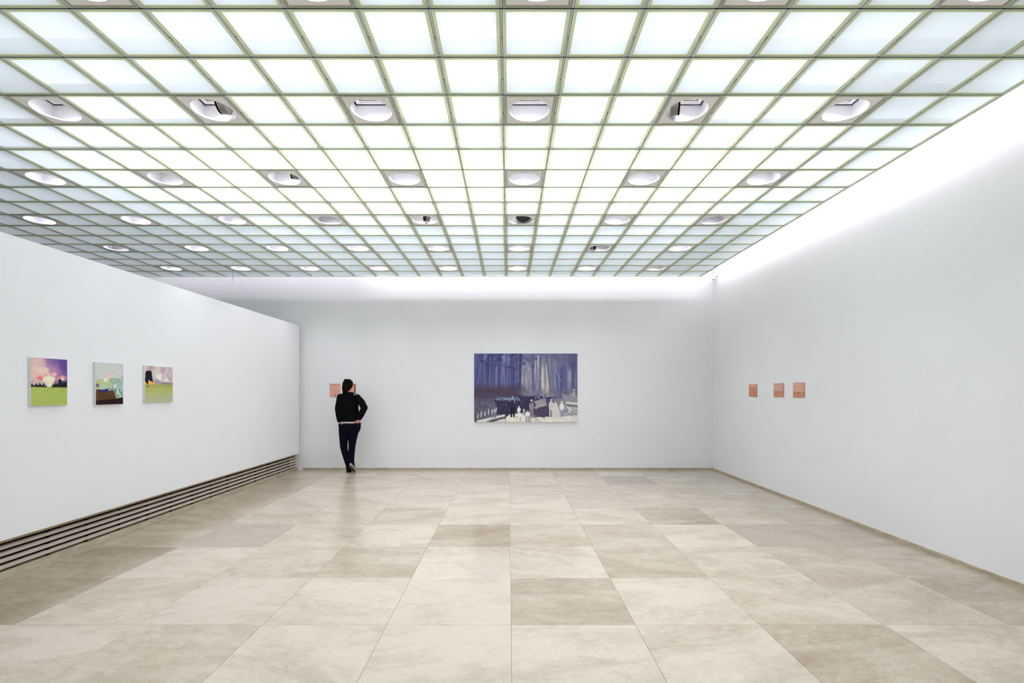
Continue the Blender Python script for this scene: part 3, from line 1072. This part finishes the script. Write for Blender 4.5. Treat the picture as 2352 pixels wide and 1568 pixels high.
canvas_on_partition('painting', 'small canvas of pink cloud and dark conifers over a bright green meadow', meadow_cloud(), 4.104, 4.445, 1.379, 1.787)
canvas_on_partition('painting', 'small canvas of a brown table with a blue tube and clear glasses', table_still(), 4.747, 5.088, 1.371, 1.785, 0.024)
canvas_on_partition('painting', 'small canvas of a dark round tree beside an olive green field', park_tree(), 5.39, 5.845, 1.380, 1.788, 0.02)

# large canvas on the back wall
bx0, bx1, bz0, bz1, bt = -0.659, 1.320, 0.917, 2.230, 0.03
o = MB().box(0, bx1 - bx0, -bt, 0, 0, bz1 - bz0).build('painting', M_WHITE, None, (bx0, YB - 0.002, bz0))
bevel(o, 0.002)
tag(o, 'large canvas of a blue forest with a crowd and pale figures, on the back wall', 'painting')
forest_crowd().film('painted_surface', 0, 0, o, lambda u, v: (0.002 + u * (bx1 - bx0 - .004), -bt - 0.0008, bz1 - bz0 - .002 - v * (bz1 - bz0 - .004)))

# small unframed prints
M_PRINT = grain(mat('print_board', srgb(196, 150, 130), 0.8, 0.15), 20, 0.06)
for x0, x1, z0, z1, P, lab in ((-3.432, -3.228, 1.392, 1.650, stripes(70, False), 'small pink print with fine upright stripes on the back wall beside the person'),
                               (-3.136, -2.934, 1.392, 1.649, stripes(74, True), 'small print with dark brown edge partly hidden behind the head of the person')):
    o = MB().box(0, x1 - x0, -0.006, 0, 0, z1 - z0).build('print', M_PRINT, None, (x0, YB, z0))
    tag(o, lab, 'print', 'small pink prints')
    P.film('printed_surface', 0, 0, o, lambda u, v, w_=x1 - x0, h_=z1 - z0: (u * w_, -0.0066, h_ - v * h_))
for y0, y1, z0, z1, tilt, P, lab in ((7.807, 8.062, 1.418, 1.620, -0.02, card(.28, (.6, .74), 0, 80), 'small pink print with a high horizon, nearest the room corner'),
                                     (7.047, 7.313, 1.419, 1.622, 0.015, card(.56, (.3, .64), 1.0, 82), 'small pink print with curved dark line across, middle of three'),
                                     (6.550, 6.812, 1.419, 1.623, 0.0, card(.64, (.46, .71), 0, 84), 'small pink print with straight low horizon, farthest from the room corner')):
    w_, h_, t_ = y1 - y0, z1 - z0, 0.008

    def place(u, v, w_=w_, h_=h_, k=tilt):
        return (-t_ - 0.0006, w_ - u * w_, h_ - v * h_ + k * (u - .5) * w_)
    mb = MB()
    ed = [place(u, v) for u, v in ((0, 0), (1, 0), (1, 1), (0, 1))]
    fr = [(-t_, p[1], p[2]) for p in ed]
    bk = [(-0.0002, p[1], p[2]) for p in ed]
    mb.quad(fr[::-1])
    for i in range(4):
        n = (i + 1) % 4
        mb.quad([fr[i], fr[n], bk[n], bk[i]])
    o = mb.build('print', M_PRINT, None, (XR, y0, z0))
    tag(o, lab, 'print', 'small pink prints')
    P.film('printed_surface', 0, 0, o, place)

# ------------------------------------------------------------------ the person, seen from behind
PX0, PY0 = -2.909, 9.05


class Flesh:
    """overlapping tapered solids that are then grown together into one continuous skin"""

    def __init__(self):
        self.bm = bmesh.new()

    def loft(self, rings, n=24):
        """rings: (x, y, z, rx, ry), level ellipses from bottom to top"""
        rs = []
        for x, y, z, rx, ry in rings:
            rs.append([self.bm.verts.new((x + rx * math.cos(2 * math.pi * k / n), y + ry * math.sin(2 * math.pi * k / n), z)) for k in range(n)])
        for a, b_ in zip(rs, rs[1:]):
            for k in range(n):
                self.bm.faces.new((a[k], a[(k + 1) % n], b_[(k + 1) % n], b_[k]))
        self.bm.faces.new(rs[0][::-1])
        self.bm.faces.new(rs[-1])
        return self

    def limb(self, pts, n=14):
        """pts: ((x, y, z), r): a round limb through the joints"""
        for (p, r), (q, s) in zip(pts, pts[1:]):
            p, q = Vector(p), Vector(q)
            d = q - p
            if d.length < 1e-5:
                continue
            M = Matrix.Translation((p + q) / 2) @ d.to_track_quat('Z', 'Y').to_matrix().to_4x4()
            bmesh.ops.create_cone(self.bm, cap_ends=True, segments=n, radius1=r, radius2=s, depth=d.length, matrix=M)
        for p, r in pts:
            bmesh.ops.create_uvsphere(self.bm, u_segments=n, v_segments=8, radius=r, matrix=Matrix.Translation(p))
        return self

    def ball(self, c, rx, ry, rz, rot=(0, 0, 0)):
        from mathutils import Euler
        M = Matrix.Translation(c) @ Euler(rot).to_matrix().to_4x4() @ Matrix.Diagonal((rx, ry, rz, 1))
        bmesh.ops.create_uvsphere(self.bm, u_segments=18, v_segments=12, radius=1, matrix=M)
        return self

    def grow(self, name, mtl, parent, voxel=0.008, smooth=2):
        me = bpy.data.meshes.new(name)
        self.bm.normal_update()
        bmesh.ops.recalc_face_normals(self.bm, faces=self.bm.faces[:])
        self.bm.to_mesh(me)
        self.bm.free()
        o = bpy.data.objects.new(name, me)
        COL.objects.link(o)
        md = o.modifiers.new('r', 'REMESH')
        md.mode = 'VOXEL'
        md.voxel_size = voxel
        sm = o.modifiers.new('s', 'SMOOTH')
        sm.iterations = smooth
        sm.factor = 0.5
        dg = bpy.context.evaluated_depsgraph_get()
        dg.update()
        new = bpy.data.meshes.new_from_object(o.evaluated_get(dg))
        new.name = name
        new.materials.clear()
        new.materials.append(mtl)
        new.polygons.foreach_set('use_smooth', [True] * len(new.polygons))
        o.modifiers.clear()
        o.data = new
        bpy.data.meshes.remove(me)
        o.name = name
        if parent:
            o.parent = parent
        return o


person = link('person', None, None, (PX0, PY0, 0))
tag(person, 'person in black jacket and dark jeans seen from behind, hands in back pockets', 'person')

# joints (x right, y towards the wall, z up)
LS, LE, LW = (-0.155, 0.0, 1.39), (-0.186, -0.045, 1.195), (-0.132, -0.105, 0.972)
RS, RE, RW = (0.127, 0.0, 1.39), (0.292, -0.055, 1.208), (0.206, -0.105, 0.990)
LK, LA = (-0.097, 0.0, 0.47), (-0.012, 0.0, 0.085)
RK, RA = (0.043, 0.0, 0.45), (0.048, -0.012, 0.20)

f = Flesh()
f.loft([(-.012, 0, .86, .15, .085), (-.012, 0, .98, .14, .09), (-.015, 0, 1.12, .135, .085), (-.02, 0, 1.3, .145, .09), (-.02, 0, 1.38, .13, .08), (-.03, 0.005, 1.44, .075, .058), (-.035, .01, 1.50, .05, .055), (-.038, .015, 1.57, .05, .058)])
f.ball((-.038, .02, 1.625), .073, .092, .108)
f.ball((-.038, .075, 1.575), .052, .05, .06)                     # jaw and chin, turned to the wall
f.ball((-.038, .112, 1.612), .012, .016, .02)                    # nose
for s in (-1, 1):
    f.ball((-.038 + s * .03, .1, 1.64), .016, .012, .01)         # brows and eye sockets
    f.ball((-.038 + s * .076, .02, 1.61), .01, .018, .03)        # ears
f.ball((-.038, .1, 1.575), .022, .012, .007)                     # lips
for S, E, W in ((LS, LE, LW), (RS, RE, RW)):
    f.limb([(S, .044), (tuple((S[i] * .5 + E[i] * .5) + (.0 if i else (.012 if S[0] > 0 else -.012)) for i in range(3)), .042), (E, .042), (W, .028)])
for sx, W in ((1, LW), (-1, RW)):
    w_ = Vector(W)
    pc = w_ + Vector((sx * .024 if sx > 0 else -.014, -.002, -.043))
    f.ball(pc, .034, .017, .042, (0, sx * -.45, 0))              # palm, its back to the camera
    for i in range(4):
        b0 = pc + Vector((sx * (.034 - .021 * i), -.004, -.028 - .006 * i + (.004 if i == 3 else 0)))
        m1 = b0 + Vector((sx * .006, .004, -.036 + .003 * abs(i - 1)))
        m2 = m1 + Vector((sx * .002, .012, -.026 + .003 * abs(i - 1)))
        f.limb([(b0, .0095), (m1, .0085), (m2, .007)], 8)
    t0 = pc + Vector((sx * .036, .004, .02))
    f.limb([(t0, .0115), (t0 + Vector((sx * .022, .004, -.022)), .0105), (t0 + Vector((sx * .028, .006, -.05)), .0085)], 8)
f.limb([((-.085, 0, .86), .075), ((-.1, 0, .62), .058), (LK, .048), (LA, .032)])
f.limb([((.075, 0, .86), .075), ((.06, 0, .62), .056), (RK, .046), (RA, .030)])
f.limb([(LA, .034), ((-.012, .09, .045), .028), ((-.012, .16, .03), .02)])
f.limb([(RA, .030), ((.050, -.010, .168), .024), ((.052, .03, .10), .020), ((.054, .071, .066), .014)])
f.grow('body', M_SKIN, person, 0.0055, 1)

f = Flesh()                                                      # jacket with sleeves
f.loft([(-.002, -.004, .95, .194, .128), (-.004, 0, 1.0, .184, .118), (-.006, 0, 1.12, .180, .116), (-.012, 0, 1.25, .176, .12), (-.02, 0, 1.36, .18, .115), (-.018, 0, 1.415, .185, .10), (-.017, 0, 1.44, .165, .09), (-.017, 0, 1.46, .125, .082), (-.018, .005, 1.475, .092, .078), (-.02, .01, 1.492, .078, .075)])
f.limb([((-.160, 0, 1.396), .066), (LE, .060), ((-.160, -.08, 1.06), .054), ((-.142, -.1, .985), .048)])
f.limb([((.134, 0, 1.396), .066), ((.225, -.03, 1.31), .066), (RE, .060), ((.245, -.085, 1.09), .057), ((.214, -.1, 1.02), .046)])
f.ball((-.02, .06, 1.44), .12, .05, .05)
jacket = f.grow('jacket', M_JACKET, person, 0.007, 2)

f = Flesh()                                                      # jeans
f.loft([(-.002, .0, .735, .160, .105), (.006, -.004, .79, .190, .122), (.011, -.006, .86, .202, .13), (.009, -.004, .93, .196, .122), (.008, -.002, .942, .188, .116)])
f.limb([((-.098, 0, .80), .094), ((-.101, 0, .65), .079), ((-.101, 0, .5), .066), ((-.083, 0, .4), .060), ((-.053, 0, .28), .052), ((-.018, 0, .15), .045), ((-.012, 0, .09), .046)])
f.limb([((.085, 0, .80), .094), ((.062, 0, .65), .078), ((.048, 0, .5), .063), ((.043, 0, .4), .058), ((.042, -.01, .28), .052), ((.047, -.012, .20), .046), ((.047, -.014, .165), .045)])
jeans = f.grow('jeans', M_JEANS, person, 0.007, 2)
bm = bmesh.new()                                                 # patch pockets on the seat of the jeans
for s, cx, zt in ((1, -.106, .912), (-1, .196, .928)):
    pts = [(cx - s * .046, zt), (cx + s * .052, zt), (cx + s * .046, zt - .09), (cx + s * .01, zt - .115), (cx - s * .038, zt - .09)]
    fr = [bm.verts.new((x, (-.150 if z > zt - .05 else -.132) + .12 * max(0, abs(x) - .12), z)) for x, z in pts]
    bk = [bm.verts.new((x * .95, -.05, z)) for x, z in pts]
    bm.faces.new(fr)
    bm.faces.new(bk[::-1])
    for i in range(5):
        n = (i + 1) % 5
        bm.faces.new((fr[n], fr[i], bk[i], bk[n]))
bmesh.ops.recalc_face_normals(bm, faces=bm.faces[:])
me = bpy.data.meshes.new('back_pockets')
bm.to_mesh(me)
bm.free()
me.materials.append(M_JEANS)
link('back_pockets', me, jeans)

f = Flesh()                                                      # shirt hem showing below the jacket
f.loft([(.004, -.004, .926, .196, .128), (.002, -.004, .95, .190, .128), (-.004, -.002, .975, .18, .116)])
f.grow('shirt_hem', M_SHIRT, person, 0.006, 1)

f = Flesh()                                                      # loose dark hair, pinned up on the crown
f.loft([(-.082, -.045, 1.462, .024, .03), (-.080, -.045, 1.49, .045, .045), (-.066, -.035, 1.525, .065, .06), (-.046, -.02, 1.565, .086, .078), (-.036, -.006, 1.61, .094, .094), (-.032, .0, 1.65, .093, .102), (-.030, .0, 1.69, .078, .092), (-.032, -.002, 1.715, .052, .068), (-.036, -.004, 1.729, .026, .035)])
f.limb([((-.075, -.095, 1.66), .03), ((-.085, -.1, 1.57), .032), ((-.092, -.085, 1.47), .018)])
f.limb([((-.1, -.03, 1.58), .03), ((-.118, -.03, 1.49), .014), ((-.128, -.03, 1.455), .006)])
f.ball((-.005, -.07, 1.70), .035, .035, .028)
f.ball((-.06, -.075, 1.705), .03, .03, .025)
hair_verts = [setattr(v, 'co', (-.022 + (v.co.x + .034) * .94, v.co.y, v.co.z)) for v in f.bm.verts]
hair = f.grow('hair', M_HAIR, person, 0.006, 1)

# white mark on the back of the right shoulder: three arcs and a row of short strokes
jb = BVHTree.FromPolygons([v.co[:] for v in jacket.data.vertices], [p.vertices[:] for p in jacket.data.polygons])


def on_jacket(x, z):
    h = jb.ray_cast(Vector((x, -1, z)), Vector((0, 1, 0)))
    y = h[0].y if h[0] else -.08
    return (x, y - .0025, z)


mb = MB()
mx, mz = .130, 1.440
for r0, r1 in ((.006, .010), (.013, .017), (.020, .024)):
    for k in range(6):
        a0, a1 = math.pi / 2 * k / 6, math.pi / 2 * (k + 1) / 6
        mb.quad([on_jacket(mx + r * math.cos(a), mz + r * math.sin(a)) for r, a in ((r0, a0), (r1, a0), (r1, a1), (r0, a1))])
for i in range(3):
    for k in range(4):
        x0, z0 = mx - .030 + .007 * k, mz + .001 + .0085 * i
        mb.quad([on_jacket(*q) for q in ((x0, z0), (x0 + .0045, z0), (x0 + .0045, z0 + .0055), (x0, z0 + .0055))])
mb.build('shoulder_mark', M_LOGO, jacket)

# shoes: the standing one flat, the other up on its toe with the sole towards the camera


def shoe(loc, pitch, yaw):
    n = 22

    def outline(k, grow=0.0):
        a = 2 * math.pi * k / n
        y = math.cos(a)
        wid = .040 + .008 * y - .006 * y * y
        return (wid + grow) * math.sin(a), .095 + (.135 + grow) * y
    f_ = Flesh()
    f_.loft([(0, .095, .018, .042, .128), (0, .09, .04, .042, .122), (0, .05, .06, .038, .085), (0, .02, .085, .036, .055), (0, .012, .105, .035, .045)])
    f_.ball((0, .17, .035), .038, .055, .03)
    up = f_.grow('shoe', M_SHOE, person, 0.006, 1)
    bm_ = bmesh.new()
    lo = [bm_.verts.new((*outline(k, .003), .002)) for k in range(n)]
    hi = [bm_.verts.new((*outline(k, .004), .026)) for k in range(n)]
    for k in range(n):
        m_ = (k + 1) % n
        bm_.faces.new((lo[k], lo[m_], hi[m_], hi[k]))
    bm_.faces.new(lo[::-1])
    bm_.faces.new(hi)
    bmesh.ops.recalc_face_normals(bm_, faces=bm_.faces[:])
    me_ = bpy.data.meshes.new('sole')
    bm_.to_mesh(me_)
    bm_.free()
    me_.materials.append(M_SOLE)
    link('sole', me_, up)
    bm_ = bmesh.new()
    lo = [bm_.verts.new((*outline(k, -.008), -.002)) for k in range(n)]
    hi = [bm_.verts.new((*outline(k, -.008), .004)) for k in range(n)]
    for k in range(n):
        m_ = (k + 1) % n
        bm_.faces.new((lo[k], lo[m_], hi[m_], hi[k]))
    bm_.faces.new(lo[::-1])
    bm_.faces.new(hi)
    bmesh.ops.recalc_face_normals(bm_, faces=bm_.faces[:])
    me_ = bpy.data.meshes.new('tread')
    bm_.to_mesh(me_)
    bm_.free()
    me_.materials.append(M_TREAD)
    link('tread', me_, up)
    up.location = loc
    up.rotation_euler = (pitch, 0, yaw)
    return up


shoe((-.012, -.03, .002), 0, 0.05)
shoe((.052, -.075, .158), math.radians(-42), -0.1)
